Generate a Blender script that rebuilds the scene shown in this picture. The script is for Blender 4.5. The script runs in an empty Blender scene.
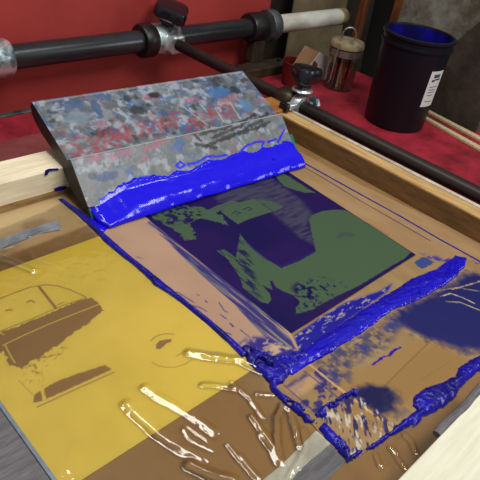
import bpy, bmesh, math, random
import numpy as np
from mathutils import Vector, Matrix

random.seed(4)
C = bpy.context.scene.collection
SC = bpy.context.scene
SC.view_settings.view_transform = 'Standard'
SC.view_settings.look = 'None'
PI = math.pi

# ------------------------------------------------------------------ camera
F_PX = 580.505
R = np.array([[0.7167078638965682, 0.3144913077431834, -0.6224347798627586],
              [-0.6836358117503702, 0.49312971127254823, -0.5380196694849229],
              [0.1377385738318456, 0.8111216340440166, 0.5684274624475261]])
CAM = np.array([-0.55358786, -0.34735367, 0.6])
cam = bpy.data.objects.new('camera', bpy.data.cameras.new('camera'))
C.objects.link(cam)
cam.data.sensor_width = 36
cam.data.lens = F_PX / 480 * 36
cam.data.clip_start = 0.01
m4 = Matrix([list(R[i]) + [CAM[i]] for i in range(3)] + [[0, 0, 0, 1]])
cam.matrix_world = m4
SC.camera = cam


def ray(px, py):
    return R @ np.array([px - 240.0, -(py - 240.0), -F_PX])


def at(px, py, z=0.0):            # measured point of the photograph on a level plane
    d = ray(px, py)
    return CAM + d * ((z - CAM[2]) / d[2])


def onx(px, py, x):
    d = ray(px, py)
    return CAM + d * ((x - CAM[0]) / d[0])


def ony(px, py, y):
    d = ray(px, py)
    return CAM + d * ((y - CAM[1]) / d[1])


def W(pts, z=0.0):
    return np.array([at(x, y, z)[:2] for x, y in pts])


# ------------------------------------------------------------------ colour and materials
def lin(r, g, b):
    o = []
    for v in (r, g, b):
        v /= 255.0
        o.append(v / 12.92 if v <= 0.04045 else ((v + 0.055) / 1.055) ** 2.4)
    return tuple(o)


def L4(c):
    return (*lin(*c), 1)


def nn(m, t, **kw):
    n = m.node_tree.nodes.new(t)
    for k, v in kw.items():
        n.inputs[k].default_value = v
    return n


def mat(name, col, rough=0.5, metal=0.0, spec=0.5, var=None, vscale=8.0, vdetail=6.0, lo=0.4, hi=0.6, bump=0.0, bscale=60.0,
        vertex=False, coat=0.0, stretch=(1, 1, 1), trans=0.0, ior=1.45, coords='Object'):
    m = bpy.data.materials.new(name)
    m.use_nodes = True
    nt = m.node_tree
    b = nt.nodes['Principled BSDF']
    b.inputs['Roughness'].default_value = rough
    b.inputs['Metallic'].default_value = metal
    b.inputs['Specular IOR Level'].default_value = spec
    b.inputs['Coat Weight'].default_value = coat
    b.inputs['Coat Roughness'].default_value = 0.08
    b.inputs['Transmission Weight'].default_value = trans
    b.inputs['IOR'].default_value = ior
    b.inputs['Base Color'].default_value = L4(col)
    tc = nn(m, 'ShaderNodeTexCoord')
    mp = nn(m, 'ShaderNodeMapping')
    mp.inputs['Scale'].default_value = stretch
    nt.links.new(tc.outputs[coords], mp.inputs['Vector'])
    src = None
    if vertex:
        a = nn(m, 'ShaderNodeVertexColor')
        a.layer_name = 'Col'
        src = a.outputs['Color']
    if var is not None:
        nz = nn(m, 'ShaderNodeTexNoise', Scale=vscale, Detail=vdetail, Roughness=0.65)
        nt.links.new(mp.outputs[0], nz.inputs['Vector'])
        rp = nn(m, 'ShaderNodeValToRGB')
        rp.color_ramp.elements[0].position = lo
        rp.color_ramp.elements[1].position = hi
        rp.color_ramp.elements[0].color = L4(col)
        rp.color_ramp.elements[1].color = L4(var)
        nt.links.new(nz.outputs['Fac'], rp.inputs['Fac'])
        src = rp.outputs['Color']
    if src is not None:
        nt.links.new(src, b.inputs['Base Color'])
    if bump:
        bz = nn(m, 'ShaderNodeTexNoise', Scale=bscale, Detail=4.0)
        nt.links.new(mp.outputs[0], bz.inputs['Vector'])
        bp = nn(m, 'ShaderNodeBump', Strength=bump, Distance=0.004)
        nt.links.new(bz.outputs['Fac'], bp.inputs['Height'])
        nt.links.new(bp.outputs['Normal'], b.inputs['Normal'])
    return m


M = {}
M['birch'] = mat('birch', (232, 220, 190), 0.6, var=(204, 186, 150), vscale=6, stretch=(2, 24, 24), lo=0.35, hi=0.75, bump=.1)
M['birch_front'] = mat('birch_front', (210, 206, 184), 0.6, var=(192, 186, 158), vscale=6, stretch=(2, 24, 24), lo=0.4, hi=0.8, bump=.1)
M['pine'] = mat('pine', (196, 160, 104), 0.55, var=(150, 112, 64), vscale=6, stretch=(24, 2, 24), lo=0.35, hi=0.7, bump=.1)
M['pale_edge'] = mat('pale_edge', (188, 186, 166), 0.5, var=(150, 148, 128), vscale=10, stretch=(1, 3, 1))
M['brown_tape'] = mat('brown_tape', (128, 92, 54), 0.3, var=(92, 66, 38), vscale=14, stretch=(10, 1, 6), lo=.35, hi=.7, bump=.15, bscale=25)
M['tan_tape'] = mat('tan_tape', (160, 128, 84), 0.4, var=(128, 98, 58), vscale=9, stretch=(2, 8, 8), bump=.1)
M['silver_tape'] = mat('silver_tape', (100, 97, 98), 0.5, var=(80, 74, 78), vscale=20, stretch=(1, 6, 1), bump=.25, bscale=120)
M['silver_light'] = mat('silver_light', (176, 170, 150), 0.4, var=(150, 146, 130), vscale=20, bump=.2)
M['film_edge'] = mat('film_edge', (150, 160, 168), 0.3, var=(120, 130, 138), vscale=30, bump=.2)
M['tape_edge'] = mat('tape_edge', (104, 116, 124), 0.4, var=(84, 94, 102), vscale=30)
M['amber_tape'] = mat('amber_tape', (176, 118, 56), 0.35, var=(140, 90, 42), vscale=12)
M['painted'] = mat('vertex_painted', (128, 128, 128), 0.5, vertex=True)
M['tape_vc'] = mat('tape_painted', (128, 128, 128), 0.42, spec=.3, vertex=True, bump=.12, bscale=40)
M['emulsion'] = mat('emulsion', (128, 128, 128), 0.5, spec=.18, vertex=True)
M['handle_vc'] = mat('squeegee_painted', (128, 128, 128), 0.42, vertex=True, bump=.25, bscale=90)
M['dark_end'] = mat('dark_end', (44, 38, 34), 0.5, var=(30, 27, 25), vscale=20)
M['blade'] = mat('blade_rubber', (18, 96, 84), 0.4)
M['ink'] = mat('blue_ink', (22, 7, 204), 0.15, spec=.45, coat=.1, bump=.02, bscale=30)
M['ink_thick'] = mat('blue_ink_thick', (24, 10, 172), 0.24, spec=.45, var=(18, 7, 140), vscale=14, stretch=(.4, 2, 1), coat=.1, bump=.12, bscale=70)
M['ink_dull'] = mat('blue_ink_thin', (26, 16, 150), 0.32, spec=.35, var=(16, 10, 100), vscale=30, coat=.1, bump=.4, bscale=120)
M['red_panel'] = mat('red_panel', (172, 60, 54), 0.5, var=(146, 48, 46), vscale=3, lo=.35, hi=.75, bump=.03)
M['red_table'] = mat('red_table', (158, 36, 52), 0.5, var=(104, 20, 30), vscale=11, stretch=(1, 1, 1), lo=.40, hi=.66, bump=.06)
M['base_board'] = mat('base_board', (128, 62, 60), 0.6, var=(104, 42, 44), vscale=8)
M['steel'] = mat('dark_steel', (60, 62, 64), 0.27, metal=.45, spec=.7, var=(36, 36, 38), vscale=14, stretch=(.3, 2, 2), lo=.3, hi=.7, bump=.05)
M['black_metal'] = mat('black_metal', (24, 21, 21), 0.38, metal=.2, var=(38, 32, 30), vscale=18)
M['black_arm'] = mat('black_arm', (34, 28, 27), 0.42, metal=.3, var=(46, 36, 30), vscale=20, stretch=(1, .3, 1))
M['chrome'] = mat('chrome', (222, 232, 232), 0.32, metal=.75, var=(104, 120, 122), vscale=26, lo=.42, hi=.62, bump=.2)
M['galvanised'] = mat('galvanised', (110, 112, 112), 0.45, metal=.6, var=(74, 78, 80), vscale=24)
M['white_pipe'] = mat('white_pipe', (206, 204, 192), 0.45, var=(176, 170, 152), vscale=10, stretch=(.6, 2, 2))
M['rust'] = mat('rust', (134, 112, 74), 0.6, var=(92, 72, 46), vscale=20)
M['olive'] = mat('olive_iron', (58, 46, 32), 0.55, var=(40, 32, 24), vscale=16)
M['bronze'] = mat('bronze', (74, 64, 44), 0.4, metal=.5, var=(46, 40, 32), vscale=40)
M['black_plastic'] = mat('black_plastic', (20, 19, 24), 0.25, coat=.2)
M['bucket'] = mat('bucket_plastic', (12, 14, 22), 0.38, spec=.35)
M['bucket_in'] = mat('bucket_inside', (22, 16, 130), 0.3, var=(16, 12, 60), vscale=12)
M['paper'] = mat('paper', (206, 208, 204), 0.6)
M['print'] = mat('print', (70, 74, 88), 0.6)
M['stick'] = mat('stick', (206, 190, 150), 0.6, var=(178, 158, 116), vscale=14, stretch=(14, 2, 8))
M['card'] = mat('card', (168, 130, 92), 0.7, var=(150, 112, 76), vscale=6)
M['card_white'] = mat('card_white', (178, 176, 170), 0.6, var=(160, 156, 150), vscale=6)
M['cardboard'] = mat('cardboard', (136, 118, 88), 0.8, var=(112, 96, 68), vscale=5)
M['dark_board'] = mat('dark_board', (58, 46, 34), 0.8, var=(40, 32, 24), vscale=5)
M['cup_out'] = mat('cup_outside', (96, 18, 14), 0.5, var=(66, 14, 12), vscale=8)
M['red_cup'] = mat('red_cup', (170, 34, 22), 0.4, var=(120, 24, 18), vscale=8)
M['orange_wood'] = mat('orange_wood', (118, 62, 28), 0.6, var=(84, 42, 20), vscale=8, stretch=(8, 8, 1))
M['grey_board'] = mat('grey_board', (126, 126, 114), 0.8, var=(72, 66, 50), vscale=9, lo=.38, hi=.62, bump=.2)
M['brown_board'] = mat('brown_board', (68, 57, 46), 0.8, var=(42, 34, 28), vscale=14, lo=.35, hi=.65, bump=.3)
M['jar_lid'] = mat('jar_lid', (142, 128, 98), 0.6, var=(98, 88, 66), vscale=30, bump=.2)
M['wire'] = mat('wire', (150, 146, 134), 0.35, metal=.8)
M['dark_wall'] = mat('dark_wall', (34, 27, 24), 0.9, var=(22, 18, 16), vscale=3)
M['concrete'] = mat('concrete', (80, 76, 72), 0.9, var=(60, 56, 54), vscale=3)

g = bpy.data.materials.new('jar_glass')
g.use_nodes = True
nt = g.node_tree
nt.nodes.clear()
o_ = nn(g, 'ShaderNodeOutputMaterial')
mx = nn(g, 'ShaderNodeMixShader')
tr = nn(g, 'ShaderNodeBsdfTransparent')
tr.inputs['Color'].default_value = (.86, .85, .82, 1)
gl = nn(g, 'ShaderNodeBsdfGlossy', Roughness=0.12)
gl.inputs['Color'].default_value = (.8, .8, .78, 1)
fr = nn(g, 'ShaderNodeLayerWeight', Blend=0.35)
nt.links.new(fr.outputs['Facing'], mx.inputs['Fac'])
nt.links.new(tr.outputs[0], mx.inputs[1])
nt.links.new(gl.outputs[0], mx.inputs[2])
nt.links.new(mx.outputs[0], o_.inputs['Surface'])
M['glass'] = g

f_ = bpy.data.materials.new('clear_film')
f_.use_nodes = True
nt = f_.node_tree
nt.nodes.clear()
o_ = nn(f_, 'ShaderNodeOutputMaterial')
mx = nn(f_, 'ShaderNodeMixShader')
tr = nn(f_, 'ShaderNodeBsdfTransparent')
tr.inputs['Color'].default_value = (1, 1, 1, 1)
gl = nn(f_, 'ShaderNodeBsdfGlossy', Roughness=0.07)
fr = nn(f_, 'ShaderNodeFresnel', IOR=1.75)
nzz = nn(f_, 'ShaderNodeTexNoise', Scale=26.0, Detail=3.0)
bp = nn(f_, 'ShaderNodeBump', Strength=0.3, Distance=0.004)
tcc = nn(f_, 'ShaderNodeTexCoord')
nt.links.new(tcc.outputs['Object'], nzz.inputs['Vector'])
nt.links.new(nzz.outputs['Fac'], bp.inputs['Height'])
nt.links.new(bp.outputs['Normal'], gl.inputs['Normal'])
nt.links.new(fr.outputs[0], mx.inputs['Fac'])
nt.links.new(tr.outputs[0], mx.inputs[1])
nt.links.new(gl.outputs[0], mx.inputs[2])
nt.links.new(mx.outputs[0], o_.inputs['Surface'])
M['film'] = f_


# ------------------------------------------------------------------ object helpers
def tag(o, label=None, cat=None, group=None, kind=None):
    if label: o['label'] = label
    if cat: o['category'] = cat
    if group: o['group'] = group
    if kind: o['kind'] = kind
    return o


def empty(name, loc=(0, 0, 0), rz=0.0):
    o = bpy.data.objects.new(name, None)
    C.objects.link(o)
    o.location = loc
    o.rotation_euler = (0, 0, rz)
    o.empty_display_size = 0.02
    return o


def obj(name, bm, m, parent=None, smooth=False, loc=None, sharp=40):
    me = bpy.data.meshes.new(name)
    bmesh.ops.recalc_face_normals(bm, faces=bm.faces[:])
    bm.to_mesh(me)
    bm.free()
    o = bpy.data.objects.new(name, me)
    C.objects.link(o)
    for k in (m if isinstance(m, (list, tuple)) else [m]):
        me.materials.append(k)
    if smooth:
        me.shade_smooth()
        me.set_sharp_from_angle(angle=math.radians(sharp))
    if loc is not None:
        o.location = loc
    o.parent = parent
    return o


def new():
    return bmesh.new()


def box(bm, x0, x1, y0, y1, z0, z1, bev=0.0):
    v = [bm.verts.new((x, y, z)) for z in (z0, z1) for y in (y0, y1) for x in (x0, x1)]
    fs = [bm.faces.new([v[i] for i in q]) for q in ((0, 2, 3, 1), (4, 5, 7, 6), (0, 1, 5, 4), (2, 6, 7, 3), (0, 4, 6, 2), (1, 3, 7, 5))]
    if bev:
        es = list({e for f in fs for e in f.edges})
        bmesh.ops.bevel(bm, geom=es, offset=bev, segments=2, affect='EDGES', profile=.5)
    return bm


def frame_of(d):
    d = Vector(d).normalized()
    a = Vector((0, 0, 1)) if abs(d.z) < .9 else Vector((1, 0, 0))
    u = d.cross(a).normalized()
    return d, u, d.cross(u).normalized()


def lathe(bm, prof, n=40, origin=(0, 0, 0), axis=(0, 0, 1), close=False, rfn=None):
    """prof: list of (radius, distance along the axis)"""
    d, u, w = frame_of(axis)
    o = Vector(origin)
    rings = []
    for r, h in prof:
        ring = []
        for i in range(n):
            a = 2 * PI * i / n
            rr = r * (rfn(a) if rfn else 1)
            ring.append(bm.verts.new(o + d * h + (u * math.cos(a) + w * math.sin(a)) * rr))
        rings.append(ring)
    pairs = list(zip(rings, rings[1:])) + ([(rings[-1], rings[0])] if close else [])
    for A, B in pairs:
        for i in range(n):
            bm.faces.new((A[i], A[(i + 1) % n], B[(i + 1) % n], B[i]))
    if not close:
        if prof[0][0] > 1e-5: bm.faces.new(rings[0][::-1])
        if prof[-1][0] > 1e-5: bm.faces.new(rings[-1])
    return bm


def cyl(bm, p, q, r, n=32, bev=0.0):
    p, q = Vector(p), Vector(q)
    L = (q - p).length
    b = min(bev, L * .3, r * .5)
    pr = [(r - b, 0), (r, b), (r, L - b), (r - b, L)] if b else [(r, 0), (r, L)]
    return lathe(bm, pr, n, p, q - p)


def tube_path(bm, pts, r, n=10, closed=False):
    pts = [Vector(p) for p in pts]
    rings = []
    N = len(pts)
    for i, p in enumerate(pts):
        a = pts[(i - 1) % N] if (closed or i > 0) else p
        b = pts[(i + 1) % N] if (closed or i < N - 1) else p
        d, u, w = frame_of(b - a)
        rings.append([bm.verts.new(p + (u * math.cos(2 * PI * k / n) + w * math.sin(2 * PI * k / n)) * r) for k in range(n)])
    for i in range(N if closed else N - 1):
        A, B = rings[i], rings[(i + 1) % N]
        for k in range(n):
            bm.faces.new((A[k], A[(k + 1) % n], B[(k + 1) % n], B[k]))
    if not closed:
        bm.faces.new(rings[0][::-1])
        bm.faces.new(rings[-1])
    return bm


def slab(pts, nrm, th):
    """flat board from a ring of 3D points, th thick along nrm"""
    bm = new()
    n = Vector(nrm).normalized() * th
    a = [bm.verts.new(p) for p in pts]
    b = [bm.verts.new(Vector(p) + n) for p in pts]
    bm.faces.new(a)
    bm.faces.new(b[::-1])
    for i in range(len(a)):
        j = (i + 1) % len(a)
        bm.faces.new((a[i], a[j], b[j], b[i]))
    return bm


# ------------------------------------------------------------------ numeric fields
def _h(ix, iy, s):
    n = (ix.astype(np.int64) * 374761393 + iy.astype(np.int64) * 668265263 + s * 982451653) & 0x7fffffff
    n = ((n ^ (n >> 13)) * 1274126177) & 0x7fffffff
    return ((n ^ (n >> 16)) & 0xffff) / 65535.0


def vnoise(x, y, s=0):
    ix, iy = np.floor(x), np.floor(y)
    fx, fy = x - ix, y - iy
    fx = fx * fx * (3 - 2 * fx)
    fy = fy * fy * (3 - 2 * fy)
    a, b, c, d = _h(ix, iy, s), _h(ix + 1, iy, s), _h(ix, iy + 1, s), _h(ix + 1, iy + 1, s)
    return (a * (1 - fx) + b * fx) * (1 - fy) + (c * (1 - fx) + d * fx) * fy


def fbm(x, y, s=0, o=4):
    t, a, n = 0.0, .5, 0.0
    for k in range(o):
        t = t + a * vnoise(x * 2 ** k, y * 2 ** k, s + 17 * k)
        n += a
        a *= .55
    return t / n * 2 - 1          # -1..1


def sdf(poly, x, y):
    """signed distance, positive inside"""
    P = np.asarray(poly, float)
    best = np.full(x.shape, 1e9)
    ins = np.zeros(x.shape, bool)
    for (ax, ay), (bx, by) in zip(P, np.roll(P, -1, 0)):
        ex, ey = bx - ax, by - ay
        t = np.clip(((x - ax) * ex + (y - ay) * ey) / (ex * ex + ey * ey + 1e-15), 0, 1)
        best = np.minimum(best, np.hypot(x - ax - t * ex, y - ay - t * ey))
        cr = ((ay > y) != (by > y)) & (x < (bx - ax) * (y - ay) / (by - ay + 1e-15) + ax)
        ins ^= cr
    return np.where(ins, best, -best)


def ldist(line, x, y):
    best = np.full(x.shape, 1e9)
    for (ax, ay), (bx, by) in zip(line[:-1], line[1:]):
        ex, ey = bx - ax, by - ay
        t = np.clip(((x - ax) * ex + (y - ay) * ey) / (ex * ex + ey * ey + 1e-15), 0, 1)
        best = np.minimum(best, np.hypot(x - ax - t * ex, y - ay - t * ey))
    return best


def sstep(v, soft):
    t = np.clip(v / soft * .5 + .5, 0, 1)
    return t * t * (3 - 2 * t)


PXM = 0.00125                      # metres of one pixel on the screen, about


class Paint:
    """colour layers evaluated at points of the screen"""
    def __init__(s, x, y, base):
        s.x, s.y = x, y
        s.c = np.empty(x.shape + (3,))
        s.c[:] = lin(*base)

    def over(s, m, col, op=1.0):
        m = (np.clip(m, 0, 1) * op)[..., None]
        s.c = s.c * (1 - m) + np.array(lin(*col)) * m

    def poly(s, px, col, soft=.7, amp=0.0, fs=150.0, st=(1, 1), seed=0, op=1.0, z=0.0):
        d = sdf(W(px, z), s.x, s.y)
        if amp:
            d = d + amp * PXM * fbm(s.x * fs * st[0], s.y * fs * st[1], seed)
        s.over(sstep(d, soft * PXM), col, op)

    def line(s, px, w, col, soft=.7, amp=0.0, fs=150.0, seed=0, op=1.0):
        d = w * .5 * PXM - ldist(W(px), s.x, s.y)
        if amp:
            d = d + amp * PXM * fbm(s.x * fs, s.y * fs, seed)
        s.over(sstep(d, soft * PXM), col, op)

    def noise(s, col, fs, thr, st=(1, 1), seed=0, op=1.0, mask=None, soft=.15):
        v = fbm(s.x * fs * st[0], s.y * fs * st[1], seed)
        m = sstep(v - thr, soft)
        if mask is not None:
            m = m * mask
        s.over(m, col, op)


def patch(name, field, h, m, parent=None, z0=0.0, thick=None, colour=None, bounds=None, smooth=True):
    """surface over {field > 0} on the screen plane, cut exactly at the field's zero line"""
    x0, x1, y0, y1 = bounds
    xs = np.arange(x0 - h, x1 + 2 * h, h)
    ys = np.arange(y0 - h, y1 + 2 * h, h)
    X, Y = np.meshgrid(xs, ys, indexing='ij')
    Fv = field(X, Y)
    nx, ny = X.shape
    ins = Fv > 0
    idx = np.full(X.shape, -1, int)
    k = int(ins.sum())
    idx[ins] = np.arange(k)
    vx, vy, vf = list(X[ins]), list(Y[ins]), list(Fv[ins])
    cnt = ins[:-1, :-1].astype(int) + ins[1:, :-1] + ins[:-1, 1:] + ins[1:, 1:]
    faces = []
    fi, fj = np.where(cnt == 4)
    q = np.stack([idx[fi, fj], idx[fi + 1, fj], idx[fi + 1, fj + 1], idx[fi, fj + 1]], 1)
    faces.extend(map(tuple, q.tolist()))
    edge = {}
    mi, mj = np.where((cnt > 0) & (cnt < 4))
    for i, j in zip(mi.tolist(), mj.tolist()):
        cs = [(i, j), (i + 1, j), (i + 1, j + 1), (i, j + 1)]
        ring = []
        for a, b in zip(cs, cs[1:] + cs[:1]):
            if ins[a]: ring.append(int(idx[a]))
            if ins[a] != ins[b]:
                key = (a, b) if a < b else (b, a)
                if key not in edge:
                    fa, fb = Fv[a], Fv[b]
                    t = fa / (fa - fb)
                    edge[key] = len(vx)
                    vx.append(X[a] + t * (X[b] - X[a]))
                    vy.append(Y[a] + t * (Y[b] - Y[a]))
                    vf.append(0.0)
                ring.append(edge[key])
        if len(ring) > 2: faces.append(tuple(ring))
    vx, vy, vf = map(np.array, (vx, vy, vf))
    vz = z0 + (thick(vx, vy, vf) if thick else np.zeros(len(vx)))
    me = bpy.data.meshes.new(name)
    me.from_pydata(np.stack([vx, vy, vz], 1).tolist(), [], faces)
    if colour is not None:
        col = colour(vx, vy)
        a = me.color_attributes.new('Col', 'FLOAT_COLOR', 'POINT')
        a.data.foreach_set('color', np.concatenate([col, np.ones((len(vx), 1))], 1).astype(np.float32).ravel())
    me.materials.append(m)
    if smooth: me.shade_smooth()
    o = bpy.data.objects.new(name, me)
    C.objects.link(o)
    o.parent = parent
    return o


def pbounds(px, pad=0.004):
    w = W(px)
    return (w[:, 0].min() - pad, w[:, 0].max() + pad, w[:, 1].min() - pad, w[:, 1].max() + pad)


# ================================================================== THE SETTING
TZ = -0.10                          # table top
def struct(name, bm, m):
    return tag(obj(name, bm, m), kind='structure')

struct('floor', box(new(), -3, 3.2, -3, 2.6, -.95, -.9), M['concrete'])
struct('wall_back', box(new(), -3, 3.2, 2.2, 2.3, -.9, 1.7), M['dark_wall'])
struct('wall_right', box(new(), 2.6, 2.7, -3, 2.2, -.9, 1.7), M['dark_wall'])

# ================================================================== TABLE
t = tag(empty('printing_table', (0.25, .3, -.9)), 'red painted printing table with a scuffed top carrying the whole press', 'table')
def rel(t, bm):
    bmesh.ops.translate(bm, verts=bm.verts[:], vec=-Vector(t.location))
    return bm
obj('tabletop', rel(t, box(new(), -.95, 1.42, -.75, 1.075, TZ - .04, TZ, .003)), M['red_table'], t)
obj('edge_strip', rel(t, box(new(), -.95, 1.42, 1.0755, 1.095, TZ - .04, TZ + .004, .002)), M['galvanised'], t)
for x in (-.9, 1.36):
    for y in (-.7, 1.02):
        obj('leg', rel(t, box(new(), x - .03, x + .03, y - .03, y + .03, -.9, TZ - .041, .003)), M['black_metal'], t)

yb = at(0, 141, -.035)[1]
bb = obj('base_board', box(new(), -.62, .57, -.34, yb, TZ, -.0355, .003), M['base_board'])
tag(bb, 'dusty red-brown base board lying under the wooden screen frame', 'board')

# red panel behind the bar
rp = obj('red_backboard', box(new(), -.9, 1.14, 1.16, 1.19, -.899, .62, .004), M['red_panel'])
tag(rp, 'red painted upright panel behind the long steel pipe', 'panel')

# ================================================================== SCREEN FRAME
XR, YB, XL, YF = .511, .515, -.400, -.253
fr_ = tag(empty('silkscreen', (0, 0, 0)), 'wooden silkscreen frame holding the yellow and the blue stencil', 'silkscreen')
RB = -.035
obj('back_rail', box(new(), -.47, .556, YB, .588, RB, .057, .002), M['birch'], fr_)
tw = obj('tape_wrap', box(new(), .452, .5572, YB - .0012, .5892, RB + .002, .0582, .002), M['amber_tape'], fr_)
tw['label'] = 'amber tape around the end of the back rail'
obj('right_rail', box(new(), XR + .0015, .547, YF - .06, YB - .0005, RB, .050, .002), M['pine'], fr_)
obj('edge_strip', box(new(), .5475, .558, YF - .06, YB - .0005, RB, .052, .002), M['pale_edge'], fr_)['label'] = 'pale outer edge of the side rail'
obj('left_rail', box(new(), -.475, XL, YF - .06, YB - .0005, RB, .050, .004), M['silver_tape'], fr_)['label'] = 'rail wrapped in grey tape'
obj('front_rail', box(new(), XL + .0005, XR + .001, YF - .07, YF, RB, .050, .002), M['birch_front'], fr_)
# tape up the inner faces
obj('tape_lining', box(new(), XR - .0008, XR + .001, YF + .0005, YB - .001, .0005, .0465), M['brown_tape'], fr_)['label'] = 'brown tape up the inner face of the rail'
bm = new()
box(bm, XL, XR - .001, YB - .0012, YB - .0002, .0005, .013)
obj('tape_lining', bm, M['tan_tape'], fr_)
# grey tape edge standing along the left rail
obj('tape_edge', box(new(), XL - .0034, XL + .0012, YF + .001, YB - .001, .0495, .0516, .0006), M['tape_edge'], fr_)
# rolled tape lip on the front rail
e0, e1 = at(434, 431, .05), at(486, 385, .05)
bm = new()
pp = []
for i in range(15):
    u = i / 14
    p = e0 + (e1 - e0) * u
    pp.append((p[0], YF + .004 + .0012 * math.sin(u * 9), .048 + .0012 * math.sin(u * 14)))
tube_path(bm, pp, .0052, 8)
obj('tape_lip', bm, M['silver_tape'], fr_, True)['label'] = 'rolled grey tape edge on the front rail'

# screen cloth (brown taped border colours)
def cl_colour(x, y):
    p = Paint(x, y, (136, 106, 66))
    p.noise((116, 88, 52), 9, 0.0, (1, 2), 5, .7, soft=.5)
    p.poly([(-80, 500), (-20, 480), (240, 378), (300, 420), (420, 430), (480, 370), (700, 300), (700, 600), (0, 700)], (130, 95, 46), 20)
    p.poly([(-60, 232), (60, 196), (97, 222), (60, 236), (0, 258), (-60, 275)], (176, 150, 108), 4, 2, 60)
    p.noise((110, 80, 40), 22, .35, (1, 1), 8, .5, soft=.3)
    return p.c
patch('screen_cloth', lambda x, y: np.minimum(np.minimum(x - XL, XR - .001 - x), np.minimum(y - YF, YB - .001 - y)), .004, M['tape_vc'], fr_,
      0.0, None, cl_colour, (XL, XR, YF, YB))

# ---- yellow stencil
Y_BR, Y_FR = at(99, 236.5), at(258, 366.5)
ypoly = np.array([[XL + .001, Y_BR[1]], Y_BR[:2], Y_FR[:2], [XL + .001, Y_FR[1]]])
BROWN = (134, 98, 50)
def yellow(x, y):
    p = Paint(x, y, (197, 172, 65))
    p.noise((205, 179, 76), 7, .0, (1, 1), 2, .8, soft=.5)
    p.noise((188, 162, 56), 16, .25, (1, 1), 3, .5, soft=.4)
    arch = [(-30, 318), (0, 299), (15, 293), (30, 287.5), (45, 285), (57, 286), (70, 290), (80, 294.5), (86, 297.5)]
    p.line(arch, 1.5, BROWN)
    p.line([(86, 298), (62, 306), (32, 319), (4, 330), (-20, 340)], 1.2, BROWN)
    p.line([(39, 287), (56, 308.5)], 3.4, BROWN)
    p.line([(6, 311), (9.5, 310), (12, 310.5)], 1.6, BROWN)
    p.line([(27, 302.5), (30.5, 300.5), (34.5, 302.5)], 1.8, BROWN)
    p.line([(58, 305), (64, 302.5)], 1.3, BROWN)
    body = [(-40, 345), (0, 332), (15, 327.5), (45, 316), (75, 302), (88, 298.5), (94, 299.5), (99, 305), (103, 311), (98, 316), (90, 322), (82, 328), (75, 332),
            (62, 342), (52, 349), (41, 357), (30, 362), (23, 369), (10, 366), (3, 352), (-30, 358)]
    p.poly(body, BROWN, .7, 3.0, 260, (1, 1), 21)
    p.line([(3, 345.5), (25, 335), (50, 324), (75, 314), (98, 305)], 1.3, (200, 170, 62))
    p.line([(5, 345), (10, 355), (15, 363)], 1.3, (200, 170, 62))
    p.line([(-4, 331), (4, 335)], 1.2, (200, 170, 62))
    bar = [(44, 389.5), (52, 384), (62, 379.5), (75, 375), (87, 371), (98, 367.5), (105, 365.3), (111.5, 369.5), (95, 377.5), (75, 386.5), (46, 399.5)]
    p.poly(bar, BROWN, .7, 1.2, 300, (1, 1), 22)
    p.poly([(35, 395), (40, 391), (42, 394), (43, 401), (34, 403), (33, 400)], BROWN, .7, 1.2, 300, (1, 1), 23)
    p.line([(37.5, 407.3), (76, 389.5), (114, 372.5)], 1.3, BROWN)
    p.line([(19, 381), (34, 396)], .9, BROWN, op=.6)
    blot = sstep(sdf(W([(20, 366), (62, 345), (70, 352), (45, 370), (42, 385), (25, 382)]), x, y), 5 * PXM)
    p.noise(BROWN, 230, .28, (1, 1), 31, .8, blot, .15)
    # round emblem
    p.line([(151, 341), (154.5, 337.5), (160, 335), (167, 334), (174, 334.5)], 1.2, BROWN)
    p.poly([(155.5, 349), (156.5, 344), (160, 341), (166, 339.5), (172, 339.5), (171, 342.5), (166, 343.5), (164, 346.5), (160, 349.5)], BROWN, .7, .8, 300, (1, 1), 25)
    p.line([(152, 362.5), (157, 365.5), (165, 367.5), (175, 367.5), (184, 365), (192, 360)], 1.1, BROWN, op=.75)
    p.line([(176, 356.5), (182, 353)], 1.1, BROWN, op=.75)
    return p.c
patch('yellow_stencil', lambda x, y: sdf(ypoly, x, y), .0012, M['emulsion'], fr_, .0006, None, yellow,
      (ypoly[:, 0].min(), ypoly[:, 0].max(), ypoly[:, 1].min(), ypoly[:, 1].max()))['label'] = 'yellow emulsion field with a brown line drawing'

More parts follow.
